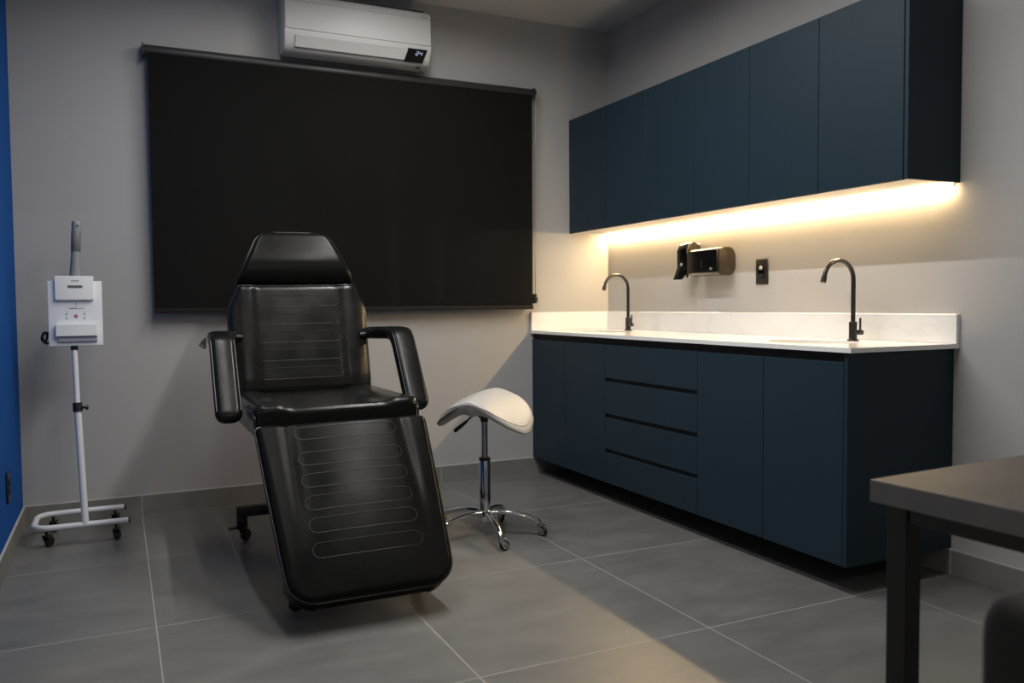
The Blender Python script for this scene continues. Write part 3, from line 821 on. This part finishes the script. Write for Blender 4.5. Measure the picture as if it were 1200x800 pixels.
    b = B(); tube(b, [q(0), q(.25), q(.45), q(.48)], [.026, .0215, .0195, .019], n=22); obj('body', b, MGREYP, w)
    b = B(); tube(b, [q(.46), q(.47), q(.82), q(.83)], [.0185, .0205, .0205, .0185], n=22); obj('grip', b, MGREYD, w)
    b = B(); tube(b, [q(.82), q(.96), q(.985), q(1.0)], [.019, .0195, .0185, .015], n=22); hd = obj('head', b, MGREYP, w)
    b = B(); lathe(b, [(.0045, 0), (.0045, .003), (.003, .004)], (0, 0, 0), 14, 'Y')
    for v in b.verts: v.co = q(.91)+V((.006+v.co.x, -.0185-v.co.y, v.co.z))
    obj('button', b, MINK, hd)
trolley()

# ------------------------------------------------------------------ desk in the foreground
def desk():
    t = thing('desk', 'grey laminate desk with a black metal frame in the near right corner', 'desk', (-1.709, -3.598, 0), R(3))
    Wx, Wy = .95, 1.30
    b = B(); box(b, 0, Wx, -Wy, 0, .711, .750, bev=.0012, seg=1); tp = obj('tabletop', b, MDESK, t, False)
    b = B()
    box(b, -.0008, .0002, -Wy+.001, -.001, .7115, .7495); o1 = obj('lightened_lip', b, MEDGE, tp, False)  # thin skin over the left lip, lightened in place of bounce light
    for x in (.020, Wx-.060):
        for y in (-.060, -Wy+.020):
            b = B(); box(b, x, x+.040, y, y+.040, .004, .7105, bev=.002, seg=1); l = obj('leg', b, MSTEEL, t, False)
            b = B(); box(b, x, x+.040, y, y+.040, 0, .0042); obj('foot_cap', b, MRUB, l, False)
    b = B()
    for y in (-.060, -Wy+.020): box(b, .0605, Wx-.0605, y+.004, y+.036, .680, .7105, bev=.0015, seg=1)
    for x in (.020, Wx-.060): box(b, x+.004, x+.036, -Wy+.0605, -.0605, .680, .7105, bev=.0015, seg=1)
    obj('frame_rail', b, MSTEEL, t, False)
desk()

def side_chair():
    t = thing('visitor_chair', 'black upholstered chair cut off by the frame beside the desk', 'chair', (-1.955, -4.39, 0), R(-8))
    # back: curved padded shell, convex side to the camera, spans local y
    b = B(); n = 24; Wd = .235; z0, z1 = .47, .800; rows = []
    poly = rrect(2*Wd, z1-z0, .055, 7, 0, (z0+z1)/2)
    P = lambda u, v, s: V((-.245+.45*u*u-.01*(v-z0)+s, u, v))
    # dense grid inside the rounded outline
    def hw(v):
        r = .055
        for a in (v-z0, z1-v):
            if a < r: return Wd-r+math.sqrt(max(0, r*r-(r-a)**2))
        return Wd
    vs = [z0+(z1-z0)*(.5-.5*cos(pi*k/26)) for k in range(27)]; us = [-cos(pi*k/28) for k in range(29)]
    for sd in (-1, 1):
        G = []
        for v in vs:
            w = hw(v); row = []
            for u in us:
                d = min(w-abs(u*w), v-z0, z1-v, .02); th = .026*math.sqrt(max(0, 1-(1-d/.02)**2))
                row.append(b.verts.new(P(u*w, v, sd*th)))
            G.append(row)
        for a, c in zip(G, G[1:]):
            for k in range(28): b.faces.new((a[k], a[k+1], c[k+1], c[k]))
    bmesh.ops.remove_doubles(b, verts=b.verts, dist=.0005)
    obj('backrest', b, MCHAIRF, t, ang=80)
    b = B(); prism(b, rrect(.44, .45, .06, 6, .01, 0), lambda u, v, s: V((u, v, s)), .40, .475, bev=.02); obj('seat', b, MCHAIRF, t)
    for sy in (-1, 1):
        b = B(); tube(b, catmull([(-.12, sy*.12, .405), (-.225, sy*.12, .41), (-.245, sy*.12, .47), (-.262, sy*.12, .60)], 5), .011, n=10)
        obj('back_support', b, MSTEEL, t)
    for sx in (-1, 1):
        for sy in (-1, 1):
            b = B(); tube(b, [(sx*.15, sy*.16, .41), (sx*.205, sy*.205, .006)], [.014, .010], n=12); l = obj('leg', b, MSTEEL, t)
            b = B(); cyl(b, (sx*.205, sy*.205, 0), (sx*.205, sy*.205, .008), .012, n=12); obj('foot_cap', b, MRUB, l)
side_chair()

# ------------------------------------------------------------------ lights
def lamp(name, x, y, z, power, sx, sy, col, spread=180):
    l = bpy.data.lights.new(name, 'AREA'); l.shape = 'RECTANGLE'; l.size = sx; l.size_y = sy; l.energy = power; l.color = col; l.spread = R(spread)
    o = bpy.data.objects.new(name, l); C.objects.link(o); o.location = (x, y, z); return o
lamp('linear_ceiling_light', -1.56, -1.90, ZC-.004, 42, .028, 2.25, (1.0, .975, .945), 171)
lamp('linear_ceiling_light', -2.45, -1.90, ZC-.004, 16, .028, 2.25, (1.0, .975, .945), 171)
lamp('added_front_wall_fill', -2.2, -6.0, ZC-.15, 11, .12, .12, (1.0, .975, .95))  # added fill behind the camera; brightens wall_front for the leather reflections

w = bpy.data.worlds.new('World'); bpy.context.scene.world = w; w.use_nodes = True
w.node_tree.nodes['Background'].inputs[0].default_value = (.05, .055, .065, 1); w.node_tree.nodes['Background'].inputs[1].default_value = .2

# ------------------------------------------------------------------ camera
cam = bpy.data.cameras.new('camera'); co = bpy.data.objects.new('camera', cam); C.objects.link(co)
yaw, pitch, roll = .4438, .0448, -.0083
fw = V((sin(yaw)*cos(pitch), cos(yaw)*cos(pitch), -sin(pitch))); r = V((cos(yaw), -sin(yaw), 0)); u = r.cross(fw)
r2 = r*cos(roll)+u*sin(roll); u2 = -r*sin(roll)+u*cos(roll)
M = Matrix((r2, u2, -fw)).transposed().to_4x4(); M.translation = (-2.9072, -4.6448, 1.0651)
co.matrix_world = M
cam.sensor_width = 36; cam.lens = 36*973/1200; cam.clip_start = .02
cam.dof.use_dof = True; cam.dof.focus_distance = 3.3; cam.dof.aperture_fstop = 4.0
sc = bpy.context.scene; sc.camera = co
sc.view_settings.view_transform = 'Standard'; sc.view_settings.look = 'None'; sc.view_settings.exposure = 0.09
sc.cycles.use_denoising = True
sc.cycles.sample_clamp_indirect = 6
